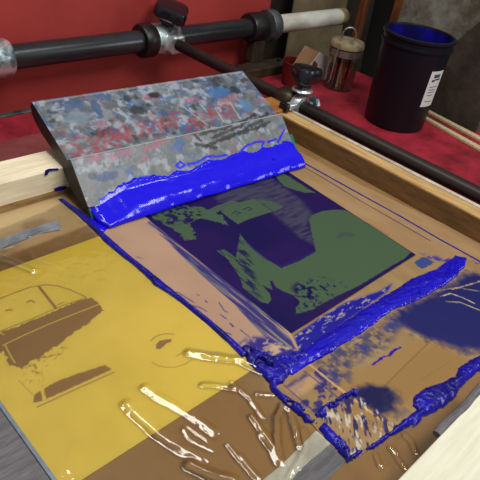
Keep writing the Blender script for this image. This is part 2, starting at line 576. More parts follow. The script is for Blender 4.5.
# ---- blue and green stencil
s_px = [(291, 334), (415.5, 255), (281, 167.5), (145, 217)]
spoly = W(s_px)
NAVY, GREEN = (17, 9, 62), (62, 80, 58)
def bluegreen(x, y):
    p = Paint(x, y, NAVY)
    p.noise((34, 14, 70), 8, 0, (1, 1), 4, .8, soft=.5)
    # big field at the front right
    p.poly([(309, 220), (311, 216), (322, 211.5), (335, 210), (345, 210.5), (356, 216), (372, 225), (398, 240.5), (412, 251.5), (404, 259), (382, 272), (360, 285.5),
            (340, 295), (326, 302), (314, 309), (303, 313), (296, 314), (296, 308), (300, 302), (294, 296), (286, 293), (276, 288), (272, 281), (269.5, 281), (272, 290),
            (262, 285.5), (270, 294), (271, 300), (268, 304), (262, 303), (252, 295.5), (243, 288), (240, 278), (228, 260), (216, 251), (224, 250), (236, 258),
            (238, 246), (240, 234), (244, 240), (254, 250), (264, 258), (281, 268.5), (300, 261), (316, 252), (312, 236)], GREEN, .8, 1.0, 260, (1, 1), 41)
    # streaked block on the left of the dark square
    m = sstep(sdf(W([(212, 250), (240, 236), (252, 262), (262, 300), (240, 286), (222, 268)]), x, y), 4 * PXM)
    p.noise(NAVY, 120, .12, (2.2, .35), 44, .9, m, .2)
    # dark speckles
    for (cx, cy, r, th) in ((306, 291, 17, .02), (322, 287, 18, .22), (298, 308, 12, .05), (338, 287, 9, .35), (310, 300, 14, .15)):
        c = at(cx, cy)
        m = sstep(r * PXM * 1.1 - np.hypot(x - c[0], y - c[1]), 6 * PXM)
        p.noise(NAVY, 150, th, (1, 1), 45, 1, m, .15)
    # dim scraped band behind the square
    m = sstep(sdf(W([(205, 190), (240, 178), (268, 176), (300, 200), (312, 214), (308, 222), (316, 246), (300, 238), (276, 216), (250, 200), (222, 204)]), x, y), 7 * PXM)
    p.noise((66, 66, 76), 60, -.25, (.5, 3), 46, .7, m, .5)
    # block with two dashes
    p.poly([(221, 212), (229, 205), (254, 199), (262, 205), (272, 212), (250, 219), (238, 224.5), (230, 219)], GREEN, .8, .8, 260, (1, 1), 47)
    p.poly([(256, 200), (270, 201), (284, 207), (274, 212), (264, 205)], GREEN, 1.5, 2, 200, (1, 1), 48, .8)
    for q in ([(232, 214), (236, 211.5), (240, 213)], [(236, 215), (241, 213)], [(243, 210), (248, 207.5), (252, 209.5), (248, 211)]):
        p.line(q, 1.5, NAVY)
    # top right leaf
    p.poly([(267, 171), (276, 170), (284, 174), (298, 182.5), (308, 189), (315, 193), (305, 193), (294, 190), (284, 186.5), (277, 179), (276, 174)], GREEN, .9, 2, 200, (1, 1), 49)
    # back left scraps
    p.poly([(150, 216), (170, 208), (186, 206), (200, 207), (212, 212), (222, 216), (228, 226), (214, 221), (200, 219), (190, 222), (196, 240), (186, 240), (172, 229), (160, 222)],
           GREEN, .8, 5, 170, (1, 1), 50)
    p.poly([(196, 215), (215, 207), (232, 200), (238, 203), (224, 210), (210, 216)], GREEN, .8, 3, 170, (1, 1), 51, .9)
    m = sstep(sdf(W([(150, 216), (190, 204), (204, 214), (190, 224), (170, 226)]), x, y), 3 * PXM)
    p.noise(NAVY, 130, .05, (1, 1), 52, .95, m, .15)
    # emblem in the disc
    p.poly([(336, 237), (341, 233), (349, 232), (356, 234.5), (352, 237.5), (344, 236.5), (340, 239.5)], (58, 70, 62), .9, .8, 300, (1, 1), 53)
    # square's lighter rim, dark border lines
    p.line([(243, 241), (262, 258), (281, 266.5), (297, 260.5), (315, 251.5)], 1.2, (36, 28, 104))
    p.line([(281, 168), (348, 211), (415.5, 255)], 2.6, (22, 14, 60))
    return p.c
patch('blue_stencil', lambda x, y: sdf(spoly, x, y), .0013, M['emulsion'], fr_, .0009, None, bluegreen, pbounds(s_px, 0))['label'] = 'stencil of green shapes under blue ink'

# ---- tan tape strips around the blue stencil
TAN = (164, 132, 108)
INKD = (24, 18, 118)
lt_px = [(96, 231), (146, 212), (292, 335), (300, 352), (272, 380), (262, 373), (240, 350), (200, 316), (166, 288), (120, 252)]
def left_tape(x, y):
    p = Paint(x, y, TAN)
    p.noise((148, 116, 92), 10, 0, (1, 1), 61, .6, soft=.5)
    band = sstep(sdf(W([(150, 221), (162, 222), (240, 285), (288, 334), (296, 350), (270, 343), (236, 307), (200, 274), (166, 241), (146, 224)]), x, y), 1.5 * PXM)
    # streaks run along the strip
    a, b = at(146, 218), at(291, 334)
    dx, dy = (b - a)[:2] / np.hypot(*(b - a)[:2])
    u, v = x * dx + y * dy, -x * dy + y * dx
    n = fbm(v * 330, u * 9, 62)
    p.over(sstep(n + .18, .22) * band, (34, 32, 98), .95)
    n = fbm(v * 420, u * 14, 63)
    p.over(sstep(n - .22, .15) * band, (104, 110, 104), .8)
    p.line([(148, 222), (172, 242), (206, 269), (240, 297)], 1.0, (92, 70, 96), op=.8)
    for q, w in (([(152, 277), (158, 280), (164, 284)], 1.0), ([(168, 291), (178, 293), (186, 298), (194, 303)], 1.5), ([(193, 306), (200, 308), (207, 312)], 1.3),
                 ([(220, 315), (226, 319)], 1.6), ([(230, 324), (233, 327)], 2.2), ([(226, 333), (231, 335)], 1.6), ([(205, 301), (207, 303)], 1.6),
                 ([(136, 257), (142, 259)], 1.0), ([(219, 303), (224, 311), (228, 313)], 1.2), ([(240, 330), (250, 338)], 1.2), ([(197, 295), (199, 296)], 1.3)):
        p.line(q, w, INKD, amp=.6, fs=400, seed=64)
    m = sstep(sdf(W([(236, 346), (250, 336), (268, 338), (300, 352), (272, 382), (258, 370)]), x, y), 5 * PXM)
    p.noise((22, 16, 112), 70, -.3, (1, 1), 65, .95, m, .3)
    p.noise((176, 150, 118), 110, .25, (1, 2), 66, .9, m, .2)
    return p.c
patch('tan_tape', lambda x, y: np.minimum(sdf(W(lt_px), x, y), -sdf(spoly, x, y)), .0013, M['tape_vc'], fr_, .0010, None, left_tape, pbounds(lt_px, 0))['label'] = 'tan tape beside the stencil with blue streaks'

rt_px = [(276, 158), (292, 152), (300, 152), (360, 185), (480, 241), (520, 262), (520, 300), (470, 262), (440, 262), (416, 256), (281, 167.5)]
def right_tape(x, y):
    p = Paint(x, y, (152, 122, 86))
    p.noise((132, 102, 68), 12, 0, (3, 1), 71, .6, soft=.5)
    p.line([(292, 156), (298, 160), (360, 194.5), (400, 216.5), (440, 240), (480, 262), (500, 273)], 4.2, (20, 10, 104), amp=.6, fs=90, seed=72)
    p.line([(300, 165), (330, 182.5), (360, 201), (395, 221), (430, 241)], 2.2, (34, 18, 74), amp=.4, fs=90, seed=73)
    p.line([(281, 170), (348, 213), (400, 247)], 2.2, (24, 18, 52))
    p.line([(360, 220), (372, 226), (388, 236)], 1.0, (50, 40, 70))
    m = sstep(sdf(W([(420, 254), (470, 262), (520, 262), (520, 300), (460, 280)]), x, y), 6 * PXM)
    p.noise((30, 24, 130), 60, .0, (1, 3), 74, .9, m, .3)
    return p.c
patch('tan_tape', lambda x, y: np.minimum(np.minimum(sdf(W(rt_px), x, y), -sdf(spoly, x, y)), XR - .0015 - x), .0014, M['tape_vc'], fr_, .0010, None, right_tape, pbounds(rt_px, 0))['label'] = 'tan tape along the side rail with two blue lines'

# ---- front tape field with all the smears
ft_px = [(292, 335), (416, 256), (440, 262), (470, 262), (560, 300), (560, 330), (480, 372), (455, 386), (425, 402), (396, 430), (372, 448), (352, 462), (335, 450), (312, 425),
         (285, 404), (271, 385), (300, 352)]
def front_tape(x, y):
    p = Paint(x, y, (144, 118, 80))
    p.noise((128, 100, 62), 10, 0, (3, 1), 81, .7, soft=.5)
    p.poly([(330, 385), (440, 330), (462, 352), (430, 385), (395, 420), (360, 440)], (138, 106, 62), 6, 2, 60)
    p.poly([(412, 358), (438, 344), (470, 366), (440, 384), (402, 402), (388, 384)], (134, 102, 58), 2, 1, 60)
    # seams of the tape
    p.line([(318, 369), (360, 342.5), (402, 318)], 1.1, (98, 78, 52), op=.9)
    p.line([(384, 387), (410, 361), (432, 340)], 1.0, (96, 70, 40), op=.9)
    p.line([(420, 381), (450, 362)], .9, (120, 88, 48), op=.7)
    # smear between the stencil and the ridge
    m = sstep(sdf(W([(294, 336), (320, 318), (345, 303), (378, 292), (392, 284), (388, 292), (360, 312), (330, 334), (300, 354), (296, 346)]), x, y), 2.5 * PXM)
    p.over(m, (22, 18, 126))
    p.noise((150, 140, 130), 90, .3, (1, 2.5), 82, .85, m, .15)
    p.poly([(413, 263), (424, 256), (434, 263), (422, 270)], (48, 62, 112), 1.2, 2, 200, (1, 1), 83)
    # dark field at the right
    F = sdf(W([(392, 320), (408, 308), (440, 292), (470, 274), (560, 300), (560, 330), (480, 350), (462, 350), (446, 344), (428, 338), (416, 332)]), x, y)
    n = fbm(x * 90, y * 40, 84)
    p.over(sstep(F + 9 * PXM * n, 7 * PXM), (15, 10, 78))
    p.over(sstep(F + 8 * PXM + 14 * PXM * fbm(x * 130, y * 130, 85), 7 * PXM), (28, 32, 84), .65)
    p.line([(440, 297), (450, 294), (462, 298), (474, 304)], 1.8, (166, 150, 118), amp=1.5, fs=160, seed=86)
    p.line([(446, 302), (460, 303), (480, 311), (500, 316)], 1.8, (150, 136, 108), amp=1.5, fs=160, seed=87)
    p.line([(436, 292), (455, 288), (480, 292)], 1.2, (130, 122, 110), amp=1.5, fs=160, seed=88, op=.8)
    p.line([(452, 290), (480, 282)], 2.0, (176, 146, 100), amp=1.5, fs=160, seed=89, op=.8)
    # speckled teal blue smudge
    m = sstep(sdf(W([(310, 362), (345, 342), (385, 322), (404, 322), (392, 342), (380, 352), (352, 366), (350, 384), (330, 384)]), x, y), 7 * PXM)
    p.noise((44, 50, 84), 95, -.05, (1, 1), 90, .85, m, .3)
    p.noise((40, 46, 110), 60, .25, (1, 1), 91, .8, m, .2)
    m = sstep(sdf(W([(352, 392), (368, 384), (386, 388), (398, 398), (396, 412), (380, 416), (362, 406)]), x, y) + 5 * PXM * fbm(x * 70, y * 70, 92), 6 * PXM)
    p.over(m, (16, 14, 62), 1)
    m = sstep(sdf(W([(386, 384), (400, 392), (412, 412), (396, 424), (384, 418)]), x, y), 6 * PXM)
    p.noise((44, 48, 74), 110, .0, (1, 1), 93, .5, m, .3)
    # stroke of ink
    p.line([(372, 366), (382, 358), (389, 356), (394, 351), (400, 348)], 3.0, (26, 18, 124), amp=2.0, fs=170, seed=94)
    # mottled corner
    m = sstep(sdf(W([(286, 386), (318, 366), (352, 398), (340, 404), (318, 416), (300, 404)]), x, y), 4 * PXM)
    p.noise((30, 28, 96), 85, .02, (1, 1.4), 95, .95, m, .15)
    m = sstep(sdf(W([(286, 390), (312, 374), (322, 382), (298, 398)]), x, y), 3 * PXM)
    p.over(m, (172, 136, 92), .7)
    p.line([(308, 364), (335, 386), (372, 414), (400, 438)], 3.2, (176, 140, 92), amp=1, fs=120, seed=96)
    p.line([(304, 372), (330, 392), (350, 408)], 1.2, (28, 22, 104))
    p.line([(284, 386), (300, 400), (318, 416)], 1.2, (34, 26, 98))
    # scratchy black blue strokes
    m = sstep(sdf(W([(318, 412), (352, 392), (400, 430), (372, 450), (352, 464), (332, 442)]), x, y), 3 * PXM)
    a = .707
    u, v = (x + y) * a, (x - y) * a
    p.over(sstep(fbm(u * 60, v * 170, 97) - .08, .12) * m, (26, 20, 78), .95)
    p.over(sstep(fbm(u * 70 + 3, v * 200, 98) - .32, .12) * m, (186, 178, 160), .8)
    return p.c
patch('front_tape', lambda x, y: np.minimum(np.minimum(sdf(W(ft_px), x, y) + .0012 * fbm(x * 120, y * 120, 99), -sdf(spoly, x, y)), XR - .0015 - x), .0012, M['tape_vc'], fr_, .0014, None, front_tape,
      pbounds(ft_px, 0))['label'] = 'tan taped front border smeared with blue'

# ---- silver tape by the front rail and the grey strip at the back
for px, m, lab, zz in (([(256, 486), (282, 465), (316, 431), (331, 444), (300, 470), (284, 490)], M['silver_light'], 'pale strip of tape near the front rail', .0012),
                       ([(284, 490), (300, 470), (331, 444), (346, 462), (338, 470), (318, 490)], M['silver_tape'], 'ribbed grey strip of tape near the front rail', .0012),
                       ([(-30, 250), (0, 240), (30, 229), (50, 222.5), (60, 221.5), (60, 230.5), (40, 234), (10, 246), (-30, 262)], M['film_edge'], 'grey strip of tape near the back rail', .0012)):
    patch('tape_strip', lambda x, y, q=W(px): np.minimum(np.minimum(sdf(q, x, y) + .0007 * fbm(x * 90, y * 90, 7), x - XL - .001), y - YF - .001), .0015, m, fr_, zz, None, None, pbounds(px, 0))['label'] = lab

# ================================================================== CLEAR FILM
film_px = [(-80, 262), (40, 214), (64, 203), (97, 236), (122, 256), (166, 291), (240, 354), (262, 377), (272, 394), (300, 420), (330, 448), (350, 464), (372, 450), (400, 432), (425, 405),
           (455, 388), (480, 374), (520, 352), (460, 440), (300, 640), (0, 640), (-120, 420)]
fpoly = W(film_px)
RIDGES = [([(146, 389), (158, 398), (175, 407), (196, 420), (214, 433)], 3.6, .0050), ([(128, 406), (142, 420), (160, 436), (180, 449), (201, 460)], 4.2, .0056),
          ([(190, 354), (205, 357), (240, 361), (262, 372)], 4.0, .0048), ([(203, 386), (212, 386), (236, 390)], 2.6, .0030),
          ([(184, 430), (190, 441), (214, 452), (206, 440), (186, 427)], 1.6, .0026), ([(190, 466), (206, 474), (232, 482)], 4.0, .0046),
          ([(280, 462), (277, 440), (277, 418), (283, 406), (290, 412), (296, 432), (300, 448)], 2.6, .0044), ([(264, 436), (274, 450), (279, 462)], 3.6, .0046),
          ([(240, 458), (248, 468), (256, 478)], 2.4, .0036), ([(228, 446), (240, 462)], 1.8, .0026), ([(258, 395), (272, 396)], 2.0, .0026),
          ([(252, 418), (262, 432), (268, 440)], 2.6, .003), ([(296, 470), (306, 448), (304, 432)], 2.6, .0044), ([(288, 478), (298, 462)], 2.0, .003),
          ([(390, 448), (396, 455)], 1.8, .0030), ([(405, 436), (411, 442), (415, 452)], 1.8, .0034), ([(376, 456), (380, 466)], 1.6, .003), ([(398, 460), (404, 468)], 1.6, .003),
          ([(-10, 256), (10, 262), (34, 272)], 3.2, .0036), ([(30, 238), (42, 233)], 1.8, .0028), ([(14, 219), (26, 216), (46, 211)], 1.6, .0026), ([(12, 247), (0, 250)], 1.6, .0026),
          ([(25, 246), (34, 258), (60, 268)], 1.4, .0016), ([(232, 384), (250, 400), (262, 418)], 2.0, .0022)]
def film_z(x, y, f):
    z = np.full(x.shape, .0034)
    z += .0006 * fbm(x * 18, y * 18, 200)
    for line, w, hgt in RIDGES:
        d = (ldist(W(line), x, y) + .0012 * fbm(x * 120, y * 120, 201)) / (1.9 * w * PXM)
        d = np.sqrt(d * d + .012)
        mx_ = sum(p[0] for p in line) / len(line)
        steep = .49 if (mx_ < 225 or line[0][1] > 464) else .72
        if abs(line[-1][1] - line[0][1]) < .45 * abs(line[-1][0] - line[0][0]): steep = .80
        z = np.maximum(z, .0034 + steep * w * PXM * np.clip(1.1 - d, 0, None) * (1 + .25 * fbm(x * 60, y * 60, 202)))
    return z
film = patch('plastic_film', lambda x, y: np.minimum(np.minimum(sdf(fpoly, x, y) + .001 * fbm(x * 60, y * 60, 77), x - XL - .001), y - YF - .001), .0014, M['film'], None, 0.0, film_z, None,
             (XL, .36, YF, YB))
tag(film, 'clear wrinkled plastic film lying over the yellow stencil and front border', 'plastic film')


# ================================================================== INK ON THE SCREEN
def ink(name, px, label, tmax, wpx, amp, fs, m, seed, group=None, h=.0012, z0=.0016, extra=None, wob=.8, st=(1, 1)):
    q = W(px)
    def field(x, y):
        d = sdf(q, x, y) + amp * PXM * fbm(x * fs, y * fs, seed)
        if extra: d = extra(x, y, d)
        return np.minimum(d, XR - .002 - x)
    def thick(x, y, f):
        return tmax * np.sqrt(np.clip(f / (wpx * PXM), 0, 1)) * (1 + wob * (.5 * fbm(x * st[0] * 60, y * st[1] * 60, seed + 5) + .2 * fbm(x * st[0] * 200, y * st[1] * 200, seed + 6)))
    o = patch(name, field, h, m, None, z0, thick, None, pbounds(px, .012))
    return tag(o, label, 'ink', group)

ridge = [(292, 376), (284, 374), (290, 364), (301, 353), (315, 342), (335, 329), (360, 312), (385, 296.5), (410, 280), (437, 269.5), (445, 263), (455, 256.5), (466, 259), (464, 268),
         (452, 281), (443, 287), (422, 299), (392, 311), (373, 325), (360, 334.5), (340, 347), (322, 359), (308, 366)]
ink('ink_ridge', ridge, 'long thick ridge of bright blue ink along the front of the stencil', .0048, 6, 1.8, 90, M['ink_thick'], 301, wob=1.1, st=(.35, 1.2))
corner = [(240, 350), (246, 346), (262, 352), (270, 357), (286, 356), (303, 350), (312, 358), (292, 373), (283, 384), (274, 388), (282, 394), (289, 400), (300, 406), (311, 419), (318, 410), (327, 404),
          (340, 397), (352, 389), (360, 392), (357, 399), (346, 402), (332, 410), (322, 420), (330, 430), (342, 440), (350, 450), (354, 459), (347, 463), (338, 452), (326, 440), (314, 424), (303, 423),
          (296, 414), (284, 404), (272, 393), (269, 384), (262, 377), (250, 366)]
def holes(x, y, d):
    return np.minimum(d, (.34 - fbm(x * 90, y * 90, 333)) * .02)
ink('ink_smear', corner, 'branching blue ink smear at the left corner of the front tape', .0065, 5, 2.2, 110, M['ink_dull'], 311, 'dried ink smears on the front tape', extra=holes)
clump = [(520, 325), (484, 354), (468, 362), (458, 369), (455, 377), (444, 382), (432, 387), (420, 391), (413, 398), (412, 406), (416, 411), (403, 420), (392, 430), (380, 439), (366, 448), (354, 460),
         (348, 457), (358, 452), (374, 450), (390, 437), (404, 430), (413, 424), (413, 428), (418, 424), (422, 418), (434, 413), (446, 406), (455, 398), (460, 388), (472, 377), (488, 366), (520, 345)]
ink('ink_smear', clump, 'lumpy dark blue ink edge beside the pale front rail', .0065, 6, 2.0, 130, M['ink_dull'], 321, 'dried ink smears on the front tape')
trail = [(58, 200), (63, 199.5), (70, 205), (82, 213), (96, 226), (104, 234), (120, 248), (134, 260), (152, 274), (168, 287), (184, 300), (204, 316), (222, 331), (238, 345), (248, 356), (242, 358), (228, 344), (206, 324), (182, 304),
         (166, 293), (154, 286), (149, 280), (136, 268), (120, 255.5), (104, 242), (94, 231), (78, 216), (66, 206)]
ink('ink_trail', trail, 'thin blue ink line between the yellow stencil and the tan tape', .0045, 3, .5, 120, M['ink_dull'], 331)

# marks on the back rail
for px, lab in (([(44.5, 175), (45, 170.5), (48, 168.8), (58, 168.2), (58.5, 169.8), (49, 171), (47, 175)], 'small hooked blue ink mark high on the back rail'),
                ([(54, 188.5), (60, 186.5), (66, 186), (66, 189), (58, 191), (54.5, 191)], 'short blue ink dab low on the back rail')):
    bm = slab([ony(a, b, YB - .0012) for a, b in px], (0, -1, 0), .0012)
    tag(obj('ink_mark', bm, M['ink_dull']), lab, 'ink', 'ink marks on the back rail')

# ================================================================== SQUEEGEE
SQ = tag(empty('squeegee', (-.088, .405, .0022), math.radians(-3.6)), 'wide paint-stained grey squeegee leaning over the back rail in blue ink', 'squeegee')
SQL = .523
sq_m = Matrix.Translation(SQ.location) @ Matrix.Rotation(math.radians(-3.6), 4, 'Z')
sq_i = np.array(sq_m.inverted())
prof_front = [(.014, .022), (.076, .0845), (.082, .0855), (.0895, .0795), (.157, .1060), (.226, .1335)]
prof_back = [(.2305, .1345), (.236, .1315), (.2395, .123), (.236, .111), (.223, .098), (.196, .085), (.165, .0755), (.138, .069), (.116, .0625), (.103, .044), (.088, .030), (.066, .018), (.040, .010), (.022, .012)]
def dens(pts, st):
    out = []
    for a, b in zip(pts[:-1], pts[1:]):
        n = max(1, int(math.hypot(b[0] - a[0], b[1] - a[1]) / st))
        out += [(a[0] + (b[0] - a[0]) * i / n, a[1] + (b[1] - a[1]) * i / n) for i in range(n)]
    return out + [pts[-1]]
pf = dens(prof_front, .0017)
prof = pf + prof_back
NXS = 300
bev = .003
vs, cu, cv = [], [], []
dist = [0.0]
for a, b in zip(prof[:-1], prof[1:]): dist.append(dist[-1] + math.hypot(b[0] - a[0], b[1] - a[1]))
cy, cz = np.mean([p[0] for p in prof]), np.mean([p[1] for p in prof])
for i in range(NXS + 1):
    x = SQL * i / NXS
    sh = 1.0 if 0 < i < NXS else .985
    for (py, pz), dd in zip(prof, dist):
        vs.append((x, cy + (py - cy) * sh, cz + (pz - cz) * sh))
        cu.append(x); cv.append(dd)
K = len(prof)
fs = []
mi_ = []
for i in range(NXS):
    for k in range(K):
        k2 = (k + 1) % K
        fs.append((i * K + k, i * K + k2, (i + 1) * K + k2, (i + 1) * K + k)); mi_.append(0 if k < len(pf) + 1 else 1)
fs.append(tuple(range(K))); mi_.append(1)
fs.append(tuple(NXS * K + k for k in range(K))[::-1]); mi_.append(1)
me = bpy.data.meshes.new('handle')
me.from_pydata(vs, [], fs)
u, v = np.array(cu), np.array(cv)
dcre = dist[[i for i, p in enumerate(pf) if abs(p[0] - .082) < 1e-6][0]]
dtop = dist[len(pf) - 1]
P3 = Paint(u, v, (106, 112, 116))
up = sstep(v - dcre, .002)
P3.noise((134, 142, 148), 34, 0, (1, 1.5), 401, .8, soft=.3)
P3.noise((70, 76, 84), 60, .08, (1, 1), 402, .7, soft=.25)
P3.over((1 - up), (120, 122, 120), .6)
P3.noise((58, 80, 122), 46, .2, (1, 1.3), 403, .7, up, .18)
P3.noise((56, 100, 150), 48, .34, (1, 1), 404, .75, None, .14)
P3.noise((170, 176, 184), 60, .26, (1, 1), 405, .7, None, .2)
P3.noise((168, 98, 116), 46, .42, (1, 1), 406, .6, None, .14)
P3.noise((46, 48, 50), 40, .34, (1, 1), 407, .8, up, .12)
P3.noise((132, 84, 84), 44, .30, (1, 1), 408, .6, sstep(.05 - np.abs(v - dcre - .035), .03) * up, .2)

def to_uv(px, py):
    """photo point on one of the handle's two facets -> (along, across)"""
    for (a, b) in ((prof_front[3], prof_front[5]), (prof_front[0], prof_front[1])):
        A = np.array(sq_m @ Vector((0, a[0], a[1]))); B = np.array(sq_m @ Vector((0, b[0], b[1]))); X = np.array(sq_m.to_3x3() @ Vector((1, 0, 0)))
        n = np.cross(X, B - A)
        d = ray(px, py)
        p = CAM + d * (np.dot(A - CAM, n) / np.dot(d, n))
        l = (sq_i @ np.append(p, 1))[:3]
        tt = ((l[1] - a[0]) * (b[0] - a[0]) + (l[2] - a[1]) * (b[1] - a[1])) / ((b[0] - a[0]) ** 2 + (b[1] - a[1]) ** 2)
        if tt > -.02 or b is prof_front[1]:
            base = dist[[i for i, q in enumerate(pf) if abs(q[0] - a[0]) < 1e-6][0]]
            return (l[0], base + tt * math.hypot(b[0] - a[0], b[1] - a[1]))
def sline(px, w, col, op=1.0, amp=.0006, seed=0, soft=.0012):
    q = [to_uv(*p) for p in px]
    d = w * .5 - ldist(q, u, v) + amp * fbm(u * 170, v * 170, seed)
    P3.over(sstep(d, soft), col, op)
def sblob(px, py, rx, ry, col, op=.9, seed=0, amp=.5):
    c = to_uv(px, py)
    d = 1 - np.hypot((u - c[0]) / rx, (v - c[1]) / ry) + amp * fbm(u * 90, v * 90, seed)
    P3.over(sstep(d, .25), col, op)
# blotches that stand out
sblob(154, 95, .016, .010, (34, 36, 38), .95, 1)
sblob(138, 110, .016, .013, (44, 48, 46), .9, 2)
sblob(121, 118, .010, .012, (58, 62, 66), .7, 3)
sblob(97, 108, .009, .022, (54, 78, 118), .85, 4)
sblob(78, 118, .03, .012, (116, 132, 146), .8, 5)
sblob(218, 92, .034, .016, (50, 104, 160), .8, 6)
sblob(245, 105, .012, .02, (70, 126, 168), .75, 7)
sblob(190, 100, .014, .006, (186, 106, 126), .8, 8)
sblob(205, 112, .03, .012, (96, 112, 128), .6, 9)
sblob(235, 90, .012, .012, (44, 48, 50), .8, 10)
sblob(200, 125, .014, .010, (52, 52, 62), .7, 11)
# red lettering strokes in a row
RED = (158, 52, 58)
LET = [[(83, 138), (76, 138), (71, 143), (78, 147), (81, 151), (77, 155), (71, 154)], [(88, 140), (96, 148), (100, 134)], [(96, 148), (97, 153)], [(105, 150), (106, 133), (112, 130), (114, 138), (107, 142), (118, 147)],
       [(119, 146), (118, 130), (124, 126), (127, 132), (120, 138), (130, 143)], [(131, 131), (126, 128)], [(124, 137), (130, 136)],
       [(141, 136), (143, 122), (150, 133), (155, 119), (160, 131)], [(163, 130), (161, 118), (171, 128), (168, 115)], [(176, 126), (172, 113), (180, 112)], [(175, 119), (181, 118)],
       [(188, 130), (190, 118), (197, 124)], [(196, 136), (195, 114), (203, 112), (204, 119), (197, 122), (208, 128)], [(212, 122), (209, 108), (219, 106)], [(211, 115), (218, 113)],
       [(224, 122), (222, 108), (230, 105), (231, 112), (224, 115), (236, 118)]]
for i, l in enumerate(LET):
    sline(l, .0064, RED, .62, .0050, 420 + i, .0028)
# pale scrape dashes, pink dabs and black streaks on the lower facet
for i, (a, b) in enumerate((((180, 104), (206, 124)), ((200, 104), (207, 112)), ((215, 108), (224, 122)), ((230, 102), (240, 118)))):
    sline([a, b], .003, (168, 172, 180), .8, .001, 450 + i)
for i, (px, py, rx) in enumerate(((100, 157, .012), (125, 153, .016), (150, 148, .014), (160, 143, .014), (145, 158, .01), (92, 158, .006), (113, 158, .008))):
    sblob(px, py, rx, .007, (172, 92, 122), .6, 460 + i, .9)
sblob(108, 176, .022, .009, (54, 80, 128), .85, 470)
sblob(92, 176, .008, .006, (60, 72, 96), .8, 471)
sblob(175, 148, .014, .007, (86, 104, 156), .7, 472)
for i, l in enumerate(([(268, 113), (240, 126), (212, 138)], [(262, 120), (235, 134), (205, 146)], [(255, 114), (225, 128), (200, 134)], [(250, 130), (220, 141)], [(200, 140), (186, 135)], [(216, 148), (196, 144)], [(270, 122), (252, 130)])):
    sline(l, .007, (36, 38, 40), .85, .0055, 480 + i, .002)
sblob(272, 126, .02, .01, (140, 142, 140), .6, 490)
# blue ink splashes above the bead
INK = (28, 12, 222)
for i, l in enumerate(([(176, 166), (180, 162), (185, 165), (180, 168), (176, 166)], [(188, 164), (196, 163), (206, 157), (214, 156)], [(240, 152), (246, 146), (256, 142), (264, 142), (262, 146)], [(268, 142), (276, 139)], [(278, 142), (284, 130)],
                       [(128, 184), (140, 178), (152, 176)], [(214, 157), (226, 155)], [(100, 200), (112, 194)])):
    sline(l, .005, INK, 1, .0016, 500 + i, .001)
# pale lip along crease and top edge; shadow line in the step painted dark
P3.over(sstep(.0022 - np.abs(v - dcre + .001), .0015), (178, 170, 164), .7)
P3.over(sstep(.0022 - np.abs(v - dcre - .007), .002), (52, 50, 52), .6)
P3.over(sstep(.0015 - np.abs(v - dtop), .0012), (170, 170, 168), .5)
P3.c *= .76
at_ = me.color_attributes.new('Col', 'FLOAT_COLOR', 'POINT')
at_.data.foreach_set('color', np.concatenate([P3.c, np.ones((len(u), 1))], 1).astype(np.float32).ravel())
me.materials.append(M['handle_vc']); me.materials.append(M['dark_end'])
me.polygons.foreach_set('material_index', mi_)
bm = new(); bm.from_mesh(me); bmesh.ops.recalc_face_normals(bm, faces=bm.faces[:]); bm.to_mesh(me); bm.free()
me.shade_smooth(); me.set_sharp_from_angle(angle=math.radians(25))
hd = bpy.data.objects.new('handle', me)
C.objects.link(hd); hd.parent = SQ
hd['label'] = 'paint-stained grey grip with red lettering'
bm = new()
bp_ = [(0, 0), (.010, 0), (.052, .034), (.044, .050)]
a = [bm.verts.new((.002, y, z)) for y, z in bp_]
b = [bm.verts.new((SQL + .012, y, z)) for y, z in bp_]
bm.faces.new(a); bm.faces.new(b[::-1])
for i in range(4): bm.faces.new((a[i], a[(i + 1) % 4], b[(i + 1) % 4], b[i]))
bmesh.ops.bevel(bm, geom=bm.edges[:], offset=.0015, segments=2, affect='EDGES')
obj('blade', bm, M['blade'], SQ)['label'] = 'green rubber blade'

